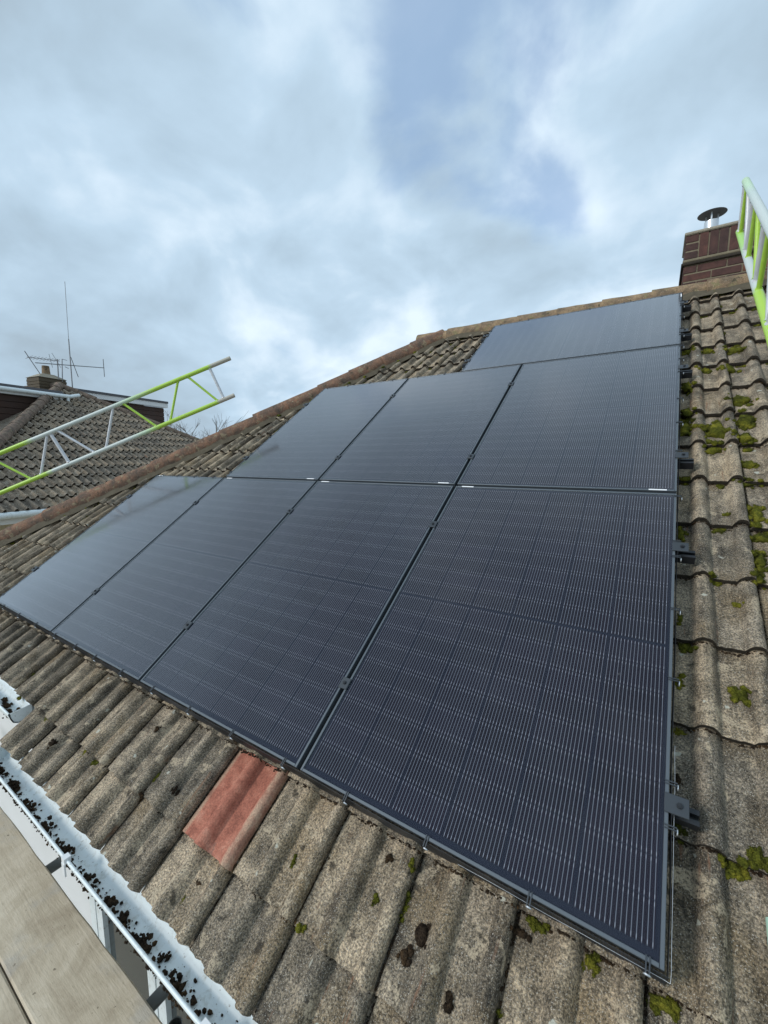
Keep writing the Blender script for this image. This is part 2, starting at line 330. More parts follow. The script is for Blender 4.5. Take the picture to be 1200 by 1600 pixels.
M_CMORT = simple('brick_mortar', (0.19, 0.162, 0.112), 0.95, var=0.3, scale=20, bmp=0.7, bscale=120, spec=0.2)

# ------------------------------------------------------------------ ground
g = MB(); g.add([(-1500, -1500, 0), (1500, -1500, 0), (1500, 1500, 0), (-1500, 1500, 0)], [(0, 1, 2, 3)])
tag(obj('ground', g, M_CONC), kind='structure')

# ------------------------------------------------------------------ the bungalow
TW, GA, TL = 0.309, 0.335, 0.412         # tile cover width, gauge, length
VA = 4.86                                 # ridge, along the slope
HU = lambda v: -2.47 - 0.872 * (4.87 - v)  # hip line u(v)
house = thing('bungalow', 'bungalow with weathered tiled hip roof carrying the solar panels', 'house')
def hd(u, v): return L(u, v, -0.165)
Aw = hd(HU(VA), VA); Fw = hd(HU(-0.34), -0.34); ridge_y = Aw.y
Fb = Vector((Fw.x, 2 * ridge_y - Fw.y, Fw.z)); XR = 3.2
Rw = Vector((XR, Aw.y, Aw.z)); E0 = hd(-3.10, -0.34); E1 = hd(-3.10, -0.50); E2 = Vector((XR, E1.y, E1.z)); Bb = Vector((XR, Fb.y, Fb.z))
r = MB(); r.add([Fw, E0, E1, E2, Rw, Aw, Fb, Bb], [(0, 1, 5), (1, 2, 3, 4, 5), (0, 5, 6), (5, 4, 7, 6)])
roof = obj('roof', r, M_FELT, house)
# back and hip-end coverings, out of sight from the front
r = MB()
up = Vector((0, 0, 0.06))
r.add([Fw + up, Aw + up, Fb + up, Rw + up, Bb + up], [(0, 1, 2), (1, 3, 4, 2)])
obj('far_slope', r, M_TILE, roof)

def prof(x):
    h = 0.0
    for c, wdt in ((0.128, 0.036), (0.278, 0.034)):
        d = abs(x - c) / wdt
        if d < 1: h = max(h, 0.040 * (1 - d * d) ** 0.7)
    if x > 0.296: h -= (x - 0.296) * 1.2
    if x < 0.003: h -= min(0.014, (0.003 - x) * 4.0)
    return h
def tile_bm(seed, nu=46, nv=9, rough=1.0, xs=None):
    rnd = random.Random(seed); bm = bmesh.new()
    X = xs or [-0.018, -0.004, -0.0005, 0.003] + [0.003 + (TW - 0.010) * i / nu for i in range(1, nu + 1)]
    Y = [TL * j / nv for j in range(nv + 1)]
    off = Vector((seed * 3.1, seed * 1.7, 0))
    top, bot = [], []
    for j, y in enumerate(Y):
        rt, rb = [], []
        for i, x in enumerate(X):
            n = noise.noise(Vector((x * 22, y * 22, 0)) + off) * 0.0022 * rough + noise.noise(Vector((x * 70, y * 70, 5)) + off) * 0.0009 * rough
            yy = y + ((noise.noise(Vector((x * 45, 3, 0)) + off) * 0.004 + noise.noise(Vector((x * 130, 7, 0)) + off) * 0.002) * rough if j == 0 else 0)
            xx = x + (noise.noise(Vector((y * 30, 9, i)) + off) * 0.0018 * rough if i in (0, len(X) - 1) else 0)
            z = prof(x) + 0.029 * (1 - y / GA) + n - (0.002 if j == 0 else 0)
            rt.append(bm.verts.new((xx, yy, z))); rb.append(bm.verts.new((xx, yy + (0.001 if j == 0 else 0), z - 0.019)))
        top.append(rt); bot.append(rb)
    nx, ny = len(X) - 1, len(Y) - 1
    for j in range(ny):
        for i in range(nx):
            f = bm.faces.new((top[j][i], top[j][i + 1], top[j + 1][i + 1], top[j + 1][i])); f.smooth = True
    cp = lambda v: bm.verts.new(v.co)
    def strip(a, b, flip=False):
        a = [cp(v) for v in a]; b = [cp(v) for v in b]
        for i in range(len(a) - 1):
            q = (b[i], b[i + 1], a[i + 1], a[i]); bm.faces.new(q[::-1] if flip else q)
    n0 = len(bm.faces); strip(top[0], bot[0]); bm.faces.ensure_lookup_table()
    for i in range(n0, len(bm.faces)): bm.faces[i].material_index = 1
    strip([q[0] for q in top], [q[0] for q in bot], True); strip([q[-1] for q in top], [q[-1] for q in bot])
    for j in range(ny):
        for i in range(0, nx): bm.faces.new((bot[j][i], bot[j + 1][i], bot[j + 1][i + 1], bot[j][i + 1]))
    return bm
def bm_mesh(bm, name, mat):
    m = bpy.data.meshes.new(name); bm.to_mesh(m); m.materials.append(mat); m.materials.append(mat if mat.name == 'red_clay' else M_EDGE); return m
NVAR = 8
TILE = []
for k in range(NVAR):
    b = tile_bm(k + 1); TILE.append(bm_mesh(b, 'roof_tile', M_TILE)); b.free()
def under_panel(u0, u1, v0, v1):
    for a, b, c, d in ((-4.596, 0, 0, 3.46), (-3.44, 0, 1.5, 3.46), (-1.722, 0, 3.2, 4.61)):
        if a == -4.596: d = 1.722
        if u0 > a + 0.12 and u1 < b - 0.10 and v0 > c + 0.06 and v1 < d + 0.02: return True
    return False
rt = random.Random(5); ntile = 0
for k in range(-2, 15):
    v0 = -0.022 + GA * k
    if k == -2: v0 = -0.566
    for j in range(-19, 9):
        u0 = -1.570 + TW * j
        if k == -2 and j < -5: continue
        if u0 + TW < HU(v0) - 0.02: continue
        if u0 > 1.3: continue
        if under_panel(u0, u0 + TW, v0, v0 + GA): continue
        red = (k == -1 and j == 0)
        cut = u0 < HU(v0 + TL) + 0.02 or v0 + TL > VA
        if cut or red:
            b = tile_bm(60 if red else rt.randint(1, 99), rough=0.6 if red else 1.0)
            if cut:
                p1 = Vector((HU(v0) + 0.03 - u0, 0, 0)); dr = Vector((0.872, 1, 0)).normalized()
                bmesh.ops.bisect_plane(b, geom=b.verts[:] + b.edges[:] + b.faces[:], plane_co=p1, plane_no=(-dr.y, dr.x, 0), clear_outer=True)
                if b.faces: bmesh.ops.bisect_plane(b, geom=b.verts[:] + b.edges[:] + b.faces[:], plane_co=(0, VA - 0.01 - v0, 0), plane_no=(0, 1, 0), clear_outer=True)
            if not b.faces: b.free(); continue
            me = bm_mesh(b, 'roof_tile', M_RED if red else M_TILE); b.free()
        else: me = TILE[rt.randrange(NVAR)]
        o = link('roof_tile', me, None, roof, L(u0 + rt.uniform(-.002, .002), v0 + rt.uniform(-.003, .003), -0.148 - (0.006 if k == -2 else 0) + rt.uniform(-.0015, .0015)), (PITCH + rt.uniform(-.003, .003), rt.uniform(-.004, .004), rt.uniform(-.005, .005)))
        if red: o['label'] = 'single clean red clay replacement tile'
        ntile += 1
print('tiles', ntile)

def half_round(n=12, segs=5, ln=0.45, rad=0.096, seed=0, over=0.35, endbulge=0.0):
    rnd = Vector((seed * 2.3, seed * 5.1, 1)); mb = MB(); vs = []
    for j in range(segs + 1):
        y = ln * j / segs
        for layer in (0, 1):
            for i in range(n + 1):
                a = -over + (PI + 2 * over) * i / n
                rr = (rad - 0.016 * layer) * (1 + noise.noise(Vector((i * 0.7, y * 9, layer)) + rnd) * 0.04) + (0.012 * (1 - y / ln))
                vs.append((math.cos(a) * rr, y + noise.noise(Vector((i, j, 3)) + rnd) * 0.004, math.sin(a) * rr))
    mm = n + 1
    for j in range(segs):
        o, q = j * 2 * mm, (j + 1) * 2 * mm
        mb.add(vs[o:o + mm] + vs[q:q + mm], [(i, mm + i, mm + i + 1, i + 1) for i in range(n)], True)
    for j in (0, segs):
        o = j * 2 * mm; mb.add(vs[o:o + 2 * mm], [(i, i + 1, mm + i + 1, mm + i) if j == 0 else (i, mm + i, mm + i + 1, i + 1) for i in range(n)])
    return mb.mesh('ridge_tile')
HR = [half_round(seed=k) for k in range(4)]; HR2 = [half_round(seed=k + 9, rad=0.090) for k in range(4)]
for m in HR: m.materials.append(M_HIP)
for m in HR2: m.materials.append(M_RIDGE)
def place_line(a, b, meshes, name, parent, rot_up, mortar, step=0.43, rad=0.115):
    d = (b - a); ln = d.length; d.normalize(); x = d.cross(rot_up).normalized(); z = x.cross(d)
    n = int(ln / step) + 1; s0 = ln - n * step
    for i in range(n):
        M = Matrix((x, d, z)).transposed()
        M = M @ Matrix.Rotation(rt.uniform(-.02, .02), 3, 'Z') @ Matrix.Rotation(rt.uniform(-.012, .012), 3, 'X')
        link(name, meshes[i % len(meshes)], None, parent, a + d * (s0 + i * step) + z * rt.uniform(-.006, .006), M.to_euler())
    if mortar:
        mb = MB(); vs = []; K = 110
        for i in range(K + 1):
            q = a + d * (ln * i / K)
            for s in (-1, 1):
                for e, hh in ((0.070, 0.02), (0.105, -0.030), (0.135, -0.075)):
                    j1 = noise.noise(q * 9 + Vector((s * 7, e * 50, 0))) * 0.016
                    vs.append(q + x * s * (e + j1) + z * (hh + j1 * 0.6))
        fs = []
        for i in range(K):
            for s in (0, 3):
                for c in (0, 1):
                    o = i * 6 + s + c; fs.append((o, o + 6, o + 7, o + 1) if s == 3 else (o, o + 1, o + 7, o + 6))
        mb.add(vs, fs, True); obj('mortar_bed', mb, mortar, parent)
apx = L(HU(VA), VA - 0.01, -0.105); foot = L(HU(-0.36), -0.36, -0.07)
place_line(foot, apx, HR, 'hip_tile', roof, Vector((0, 0, 1)), M_BED)
place_line(apx + Vector((0.08, 0, -0.012)), Vector((XR, apx.y, apx.z)), HR2, 'ridge_tile', roof, Vector((0, 0, 1)), M_BED)

# walls, soffits, fascias
yF = -0.10; yL = 0.13
mb = MB(); mb.box(-6.6, XR - 0.3, yF, yF + 0.25, 0, 2.42); obj('wall', mb, M_PVC2, house)
mb = MB(); mb.box(-6.6, -6.35, yL + 0.26, Fb.y - 0.35, 0, 2.50); obj('wall', mb, M_RENDER, house)
mb = MB(); mb.box(-6.6, XR - 0.3, Fb.y - 0.34, Fb.y - 0.10, 0, 2.50); obj('wall', mb, M_RENDER, house)
mb = MB(); mb.add([(XR - 0.29, yF, 0), (XR - 0.29, Fb.y - 0.1, 0), (XR - 0.29, Fb.y - .1, 2.5), (XR - .29, ridge_y, 5.5), (XR - .29, yF, 2.5)], [(0, 1, 2, 3, 4)]); obj('wall', mb, M_RENDER, house)
mb = MB(); mb.box(-3.02, XR, -0.345, -0.325, 2.40, 2.555); mb.box(-3.02, XR, -0.324, yF, 2.425, 2.435); obj('fascia', mb, M_PVC2, house)
mb = MB(); mb.box(-7.0, -3.05, -0.185, -0.165, 2.50, 2.655); mb.box(-7.0, -3.05, -0.164, yL, 2.52, 2.53); obj('fascia', mb, M_PVC2, house)
# bay window below the eaves
mb = MB()
for x in (-2.78, -2.69, -2.12, -2.03, -1.5, -0.9, -0.3, 0.1, 0.7): mb.box(x, x + 0.075, yF - 0.055, yF - 0.002, 0.75, 2.2)
mb.box(-2.78, 0.775, yF - 0.05, yF - 0.003, 2.21, 2.29); mb.box(-2.78, 0.775, yF - 0.05, yF - 0.003, 0.66, 0.74); mb.box(-3.0, 0.85, yF - 0.14, yF - 0.003, 0.60, 0.655)
win = obj('window', mb, M_PVC, house)
for a, b in ((-2.615, -2.12), (-1.955, -1.5), (-1.425, -0.9), (-0.825, -0.3), (-0.225, 0.1), (0.175, 0.7)):
    mb = MB(); mb.box(a, b, yF - 0.03, yF - 0.004, 0.745, 2.205); obj('pane', mb, M_WPANE, win)

def gutter(x0, x1, yb, zl, name='gutter'):
    # open trough: back edge yb, lip height zl, 112 mm wide, 70 mm deep
    P = [(0.0, 0.012), (-0.004, -0.03), (-0.016, -0.058), (-0.035, -0.068), (-0.075, -0.068), (-0.094, -0.056), (-0.104, -0.03), (-0.107, 0.0), (-0.115, 0.004), (-0.118, -0.002), (-0.110, -0.032), (-0.099, -0.062), (-0.078, -0.075), (-0.034, -0.075), (-0.012, -0.064), (0.003, -0.03), (0.006, 0.012)]
    mb = MB(); n = len(P); vs = [(x, yb + a, zl + b) for x in (x0, x1) for a, b in P]
    mb.add(vs, [(i, (i + 1) % n, n + (i + 1) % n, n + i) for i in range(n)], True)
    o = obj(name, mb, M_PVC, house)
    for x, s in ((x0, 1), (x1, -1)):
        e = MB(); q = [(x, yb + a, zl + b) for a, b in P[:8]]; q2 = [(x + s * 0.004, yb + a, zl + b) for a, b in P[:8]]
        e.add(q + q2, [tuple(range(7, -1, -1)), tuple(range(8, 16))] + [(i, i + 1, 9 + i, 8 + i) for i in range(7)] + [(7, 0, 8, 15)]); obj('stop_end', e, M_PVC, o)
    return o
gut = gutter(-3.06, XR, -0.362, 2.556)
for x in (-2.90, -1.98, -1.055, -0.1):
    mb = MB(); mb.box(x - 0.014, x + 0.014, -0.486, -0.462, 2.545, 2.568); mb.box(x - 0.012, x + 0.012, -0.488, -0.482, 2.49, 2.545); obj('bracket', mb, M_PVC2, gut)
gut2 = gutter(-6.9, -3.19, -0.205, 2.665)

# chimney on the ridge
chx0, chx1, chy0, chy1 = 0.005, 1.02, ridge_y + 0.10, ridge_y + 0.62
mb = MB(); mb.box(chx0 + 0.005, chx1 - 0.005, chy0 + 0.005, chy1 - 0.005, 4.9, 6.27)
chim = obj('chimney', mb, M_CMORT, house)
BR = {}
def brick(x0, x1, y0, y1, z0, z1):
    sz = (round(x1 - x0, 3), round(y1 - y0, 3), round(z1 - z0, 3))
    if sz not in BR:
        b = MB(); b.bbox(-sz[0] / 2, sz[0] / 2, -sz[1] / 2, sz[1] / 2, -sz[2] / 2, sz[2] / 2, 0.005); BR[sz] = b.mesh('brick'); BR[sz].materials.append(M_BRICK)
    link('brick', BR[sz], None, chim, ((x0 + x1) / 2 + rt.uniform(-.002, .002), (y0 + y1) / 2 + rt.uniform(-.003, .003), (z0 + z1) / 2))
zc = 5.26; row = 0
while zc < 5.97:
    x = chx0 - (0.1125 if row % 2 else 0)
    while x < chx1 - 0.02:
        a, b = max(x, chx0), min(x + 0.215, chx1)
        if b - a > 0.03: brick(a, b, chy0, chy0 + 0.10, zc, zc + 0.065)
        x += 0.225
    y = chy0 + (0.112 if row % 2 == 0 else 0.112 + 0.1125)
    if row % 2: brick(chx0, chx0 + 0.10, chy0 + 0.112, chy0 + 0.2125, zc, zc + 0.065)
    while y < chy1 - 0.03:
        brick(chx0, chx0 + 0.10, y, min(y + 0.215, chy1), zc, zc + 0.065); y += 0.225
    zc += 0.075; row += 1
# oversailing band with mortar fillet, then a soldier course
mb = MB(); mb.bbox(chx0 - 0.022, chx1 + 0.022, chy0 - 0.022, chy1 + 0.022, zc - 0.003, zc + 0.022, 0.006); obj('oversail_slab', mb, M_EDGE, chim)
mb = MB(); mb.bbox(chx0 - 0.012, chx1 + 0.012, chy0 - 0.014, chy1 + 0.014, zc + 0.023, zc + 0.052, 0.008); obj('mortar_fillet', mb, M_CMORT, chim)
zs = zc + 0.055
for zz in (0, 0.075, 0.15): brick(chx0, chx0 + 0.10, chy0, chy0 + 0.10, zs + zz, zs + zz + 0.065)
x = chx0 + 0.11
while x < chx1 - 0.06: brick(x, x + 0.065, chy0, chy0 + 0.10, zs, zs + 0.215); x += 0.075
y = chy0 + 0.11
while y < chy1 - 0.06: brick(chx0, chx0 + 0.10, y, y + 0.065, zs, zs + 0.215); y += 0.075
zt = zs + 0.216
mb = MB(); mb.bbox(chx0 - .012, chx1 + .012, chy0 - .012, chy1 + .012, zt + .001, zt + .03, .008); obj('mortar_cap', mb, M_MORTAR, chim); zt += .024
mb = MB(); n = 12
mb.add([(chx0 - .01, chy0 - .01, zt), (chx1 + .01, chy0 - .01, zt), (chx1 + .01, chy1 + .01, zt), (chx0 - .01, chy1 + .01, zt), (chx0 + .12, chy0 + .14, zt + .055), (chx1 - .12, chy0 + .14, zt + .055), (chx1 - .12, chy1 - .14, zt + .055), (chx0 + .12, chy1 - .14, zt + .055)],
       [(0, 1, 5, 4), (1, 2, 6, 5), (2, 3, 7, 6), (3, 0, 4, 7), (4, 5, 6, 7), (3, 2, 1, 0)]); obj('flaunching', mb, M_MORTAR, chim)
cx, cy = chx0 + 0.20, chy0 + 0.24
cw = MB(); cw.tube((cx, cy, zt + .03), (cx, cy, zt + .155), 0.058, 24, cap=False, hollow=0.052)
cow = obj('flue_pipe', cw, M_GALV, chim)
cw = MB()
for a in (0.4, 2.5, 4.6): cw.box(cx + math.cos(a) * .055 - .006, cx + math.cos(a) * .055 + .006, cy + math.sin(a) * .055 - .003, cy + math.sin(a) * .055 + .003, zt + .12, zt + .235)
obj('cowl_leg', cw, M_GALV, chim)
cw = MB(); cw.tube((cx, cy, zt + .222), (cx, cy, zt + .262), 0.118, 28, 0.012); obj('cowl_cap', cw, M_LEAD, chim)

# ------------------------------------------------------------------ solar panels
PW, PH, GP = 1.134, 1.722, 0.020
def panel_meshes():
    a, b = PW / 2, PH / 2; lip = 0.0095; d = 0.032
    fr = MB()
    def bar(x0, x1, y0, y1): fr.bbox(x0, x1, y0, y1, -d, 0.0, 0.0012)
    bar(-a, -a + lip, -b, b); bar(a - lip, a, -b, b); bar(-a + lip + .0004, a - lip - .0004, -b, -b + lip); bar(-a + lip + .0004, a - lip - .0004, b - lip, b)
    gl = MB(); x, y = a - lip - .0005, b - lip - .0005
    gl.add([(-x, -y, -.0022), (x, -y, -.0022), (x, y, -.0022), (-x, y, -.0022)], [(0, 1, 2, 3)])
    bk = MB(); bk.box(-x, x, -y, y, -.012, -.0062)
    ce = MB(); ce.add([(-.091, -.0455, 0), (.091, -.0455, 0), (.091, .0455, 0), (-.091, .0455, 0)], [(0, 1, 2, 3)])
    st = MB(); st.box(0, 0.075, 0.0006, 0.0088, 0.0002, 0.0007)
    r = [m.mesh(n) for m, n in ((fr, 'frame'), (gl, 'glass'), (bk, 'backsheet'), (ce, 'cell'), (st, 'label_sticker'))]
    for m, q in zip(r, (M_FRAME, M_GLASS, M_BACK, M_CELL, M_STICK)): m.materials.append(q)
    return r
PM = panel_meshes()
def panel(uc, vc, turn, label):
    rot = (RM @ Matrix.Rotation(turn, 3, 'Z')).to_euler()
    p = thing('solar_panel', label, 'solar panel', L(uc, vc, 0), rot, 'solar panels on the roof')
    link('frame', PM[0], None, p); g = link('glass', PM[1], None, p); bk = link('backsheet', PM[2], None, p)
    for c in range(6):
        for q in range(18):
            y = -0.836 + 0.0455 + q * 0.0922 + (0.010 if q >= 9 else 0)
            link('cell', PM[3], None, bk, ((c - 2.5) * 0.1838, y, -0.0046))
    s = link('label_sticker', PM[4], None, p, (PW / 2 - 0.115, -PH / 2, 0))
    return p
uc = lambda i: -(PW / 2 + i * (PW + GP))
W1 = ['nearest large solar panel at the bottom right corner of the array', 'bottom row solar panel above the red tile', 'bottom row solar panel, second from the left end of the array', 'leftmost bottom row solar panel, palest with sky glare, beside the hip']
for i in range(4): panel(uc(i), PH / 2, PI, W1[i])
W2 = ['middle row solar panel at the right edge, below the sideways one', 'solar panel in the centre of the three in the middle row', 'leftmost solar panel of the middle row, touching the mossy hip']
for i in range(3): panel(uc(i), PH * 1.5 + GP, 0, W2[i])
panel(-PH / 2, 2 * PH + 2 * GP + PW / 2, PI / 2, 'topmost solar panel laid sideways under the ridge')

# ------------------------------------------------------------------ rails, clamps
def rail(v, ul, ur, seams, label):
    o = thing('mounting_rail', label, 'rail', L(ur, v, -0.054), (PITCH, 0, 0), 'panel mounting rails')
    mb = MB(); ln = ur - ul
    mb.box(-ln, 0, -.020, .020, -.020, -.006); mb.box(-ln, 0, -.020, -.007, -.0059, .0205); mb.box(-ln, 0, .007, .020, -.0059, .0205); obj('channel', mb, M_BLACK, o)
    for s in seams:
        mb = MB(); mb.bbox(-.021, .021, -.024, .024, .0545, .0595, .0012); mb.box(-.008, .008, -.02, .02, .0206, .0544)
        c = obj('clamp', mb, M_CLAMP, o, (s - ur, 0, 0)); b = MB(); b.tube((0, 0, .0596), (0, 0, .0655), .0075, 6); b.tube((0, 0, .0656), (0, 0, .0665), .004, 8); obj('bolt', b, M_BLACK, c)
    for s, sg in ((0.0, 1), (ul + 0.075, -1)):
        mb = MB(); mb.bbox(-.011 if sg > 0 else -.046, .046 if sg > 0 else .011, -.025, .025, .0545, .0595, .0012); mb.box(.006 * sg if sg > 0 else -.012, .012 if sg > 0 else -.006, -.025, .025, .0206, .0544)
        c = obj('clamp', mb, M_CLAMP, o, (s - ur, 0, 0)); b = MB(); b.tube((.024 * sg, 0, .0596), (.024 * sg, 0, .0655), .0075, 6); b.tube((.024 * sg, 0, .0656), (.024 * sg, 0, .067), .004, 8); obj('bolt', b, M_BLACK, c)
    # roof hooks reaching down to the tiles
    x = -0.55
    while x > -ln + 0.3:
        mb = MB(); mb.box(x - .015, x + .015, -.02, .02, -.085, -.0201); obj('roof_hook', mb, M_BLACK, o); x -= 1.15
    return o
se = [-(PW + GP / 2), -(2 * PW + 1.5 * GP), -(3 * PW + 2.5 * GP)]
rail(0.352, -4.596 - .075, 0.072, se, 'lowest black mounting rail, its end beside the bottom right panel corner')
rail(1.360, -4.596 - .075, 0.072, se, 'black mounting rail under the upper part of the bottom panel row')
rail(2.040, -3.44 - .075, 0.072, se[:2], 'black mounting rail just above the seam between bottom and middle rows')
rail(3.085, -3.44 - .075, 0.072, se[:2], 'black mounting rail under the top part of the middle panel row')
rail(3.715, -1.722 - .075, 0.072, [], 'lower black mounting rail of the sideways top panel')
rail(4.340, -1.722 - .075, 0.072, [], 'upper black mounting rail nearest the ridge')

# ------------------------------------------------------------------ bird guard round the array
guard = thing('bird_guard', 'black wire mesh bird guard clipped round the edge of the panels', 'mesh guard', L(0, 0, 0), (PITCH, 0, 0))
e = 0.007; H1, H2 = 1.722, 3.464
path = [((-4.596 - e, -e), (e, -e)), ((e, -e), (e, 4.618 + e)), ((e, 4.618 + e), (-1.722 - e, 4.618 + e)), ((-1.722 - e, 4.618 + e), (-1.722 - e, H2 + e)), ((-1.722 - e, H2 + e), (-3.442 - e, H2 + e)), ((-3.442 - e, H2 + e), (-3.442 - e, H1 + e)), ((-3.442 - e, H1 + e), (-4.596 - e, H1 + e)), ((-4.596 - e, H1 + e), (-4.596 - e, -e))]
clips_at = {0: [0.228, 0.564, 0.903, 1.23, 1.543, 1.81, 2.125, 2.443, 2.76, 3.074, 3.386, 3.69, 4.0, 4.306, 4.571], 1: [0.30, 0.413, 0.741, 1.035, 1.31, 1.40, 1.708, 2.09, 2.38, 2.66, 3.03, 3.23, 3.45, 3.66, 3.78, 4.05, 4.29, 4.40]}
for si, (a, b) in enumerate(path):
    a, b = Vector((*a, 0)), Vector((*b, 0)); ln = (b - a).length; d = (b - a) / ln; nrm = Vector((d.y, -d.x, 0))
    mb = MB(); wv = 0.0019
    flare = 0.004
    P = lambda s, h: a + d * s + nrm * (flare * (-h / 0.11) + noise.noise(Vector((s * 3, si, h * 4))) * 0.004) + Vector((0, 0, h))
    n = int(ln / 0.0075)
    for i in range(n + 1):
        s = ln * i / n; hb = -0.108 - 0.008 * noise.noise(Vector((s * 9, si, 0)))
        p0, p1 = P(s, -0.004), P(s, hb)
        mb.add([p0 - d * wv, p0 + d * wv, p1 + d * wv, p1 - d * wv, p0 - d * wv - nrm * .001, p0 + d * wv - nrm * .001, p1 + d * wv - nrm * .001, p1 - d * wv - nrm * .001], [(0, 1, 2, 3), (7, 6, 5, 4), (0, 4, 5, 1), (1, 5, 6, 2), (3, 7, 4, 0)])
    for hi in range(13):
        h = -0.006 - 0.008 * hi
        for i in range(0, n, 6):
            s0, s1 = ln * i / n, ln * min(i + 6, n) / n; p0, p1 = P(s0, h), P(s1, h); z = Vector((0, 0, wv))
            mb.add([p0 - z, p1 - z, p1 + z, p0 + z, p0 - z - nrm * .001, p1 - z - nrm * .001, p1 + z - nrm * .001, p0 + z - nrm * .001], [(0, 1, 2, 3), (7, 6, 5, 4), (3, 2, 6, 7), (0, 4, 5, 1)])
    obj('mesh_strip', mb, M_BLACK, guard)
    cl = clips_at.get(si)
    if cl is None: cl = [0.16 + 0.3 * i for i in range(int((ln - 0.1) / 0.3) + 1)]
    xx = d; M = Matrix((d, -nrm, Vector((0, 0, 1)))).transposed()
    for s in cl:
        if s > ln: continue
        c = MB()
        for q in (-.0052, .0022): c.box(q, q + .003, -.010, .0185, .0006, .0030, M); c.box(q, q + .003, -.0125, -.0101, -.028, .0030, M)
        o = obj('clip', c, M_CLAMP, guard, a + d * s)
        w_ = MB(); w_.tube(nrm * .0126 + Vector((0, 0, -.017)), nrm * .0155 + Vector((0, 0, -.017)), .0085, 10); obj('washer', w_, M_GALV, o)
# loose galvanised edge wire along the lower right corner
pts = []
for i in range(60): 
    s = -0.5 + 0.5 * i / 59; pts.append(Vector((s, -0.013 - 0.004 * abs(noise.noise(Vector((s * 5, 1, 1)))), -0.016 + 0.010 * noise.noise(Vector((s * 6, 4, 2))))))
pts.append(Vector((0.012, -0.014, -0.014)))
for i in range(40):
    s = 0.0 + 0.52 * i / 39; pts.append(Vector((0.013 + 0.002 * noise.noise(Vector((s * 9, 8, 1))), s, -0.008 + 0.004 * noise.noise(Vector((s * 7, 2, 2))))))
mb = MB()
for p0, p1 in zip(pts, pts[1:]): mb.tube(p0, p1, .0005, 6, cap=False)
obj('edge_wire', mb, M_GALV, guard)

# ------------------------------------------------------------------ moss on the roof (one mass nobody could count)
rm = random.Random(11)
ICO = {}
def ico(sub):
    if sub not in ICO:
        bm = bmesh.new(); bmesh.ops.create_icosphere(bm, subdivisions=sub, radius=1); bm.verts.ensure_lookup_table()
        ICO[sub] = ([v.co.copy() for v in bm.verts], [tuple(x.index for x in f.verts) for f in bm.faces]); bm.free()
    return ICO[sub]
def roof_h(x, y):
    xl = (x + 1.570) % TW; k = math.floor((y + 0.022) / GA); vv = y - (-0.022 + GA * k)
    return -0.148 + prof(xl) + 0.029 * (1 - vv / GA)
def cushion(mb, u, v, a, b, c, sub):
    vs, fs = ico(sub); o = Vector((rm.uniform(0, 99), rm.uniform(0, 99), 0)); base = Vector((u, v, roof_h(u, v))); out = []
    for q in vs:
        k = 1 + 0.5 * noise.noise(q * 1.7 + o) + 0.28 * noise.noise(q * 5.0 + o) + 0.13 * noise.noise(q * 13.0 + o) + rm.uniform(-.05, .05)
        p = base + Vector((q.x * a, q.y * b, q.z * c + c * 0.25)) * k
        out.append(L(*p))
    mb.add(out, fs, True)
    tri = []
    for i in range(int(26 + 5200 * (a + b))):
        j = rm.randrange(len(vs))
        if vs[j].z < -.15: continue
        p0 = out[j]; nn_ = (RM @ Vector((vs[j].x, vs[j].y, vs[j].z + .5))).normalized(); sd_ = Vector((rm.gauss(0, 1), rm.gauss(0, 1), rm.gauss(0, 1))).normalized()
        ln_ = rm.uniform(.0022, .0055); p0 = p0 + sd_ * rm.uniform(0, .003) - nn_ * .001; tri += [p0 - sd_ * .0008, p0 + sd_ * .0008, p0 + (nn_ + sd_.yzx * .7) * ln_]
    mb.add(tri, [(i, i + 1, i + 2) for i in range(0, len(tri), 3)])
def clump(mb, u, v, du, dv, n, big, h=0, sub=1):
    s = 3 if sub == 2 else 2
    cushion(mb, u, v, du * .62, dv * .62, min(du, dv) * .45, s)
    for i in range(max(3, n // 3)):
        a, q = rm.uniform(0, 2 * PI), 0.35 + 0.75 * rm.random()
        k = big * rm.uniform(0.35, 1.15); cushion(mb, u + math.cos(a) * q * du, v + math.sin(a) * q * dv, k, k, k * .7, s)
mb = MB()
near = [(0.2, 0.81, .026, .030, 46, .011), (0.215, 1.2, .016, .016, 22, .009), (0.205, 1.73, .016, .016, 20, .008), (0.05, 0.965, .028, .022, 34, .010), (0.03, 1.08, .012, .03, 18, .008), (0.03, 0.80, .014, .045, 24, .009), (0.15, 0.305, .034, .026, 46, .011), (0.205, 0.34, .020, .034, 36, .010), (-0.735, -0.19, .010, .018, 16, .007), (-0.93, -0.355, .018, .018, 22, .008), (-0.15, -0.045, .022, .022, 28, .010), (0.005, -0.045, .040, .020, 34, .010), (-0.28, -0.035, .028, .014, 24, .009), (0.13, -0.05, .028, .022, 28, .010), (-1.06, -0.23, .010, .016, 12, .006), (-1.39, -0.50, .010, .030, 14, .006), (-0.66, -0.06, .012, .02, 14, .007), (0.03, 0.34, .016, .03, 20, .008)]
for c in near: clump(mb, *c[:4], c[4], c[5], sub=2)
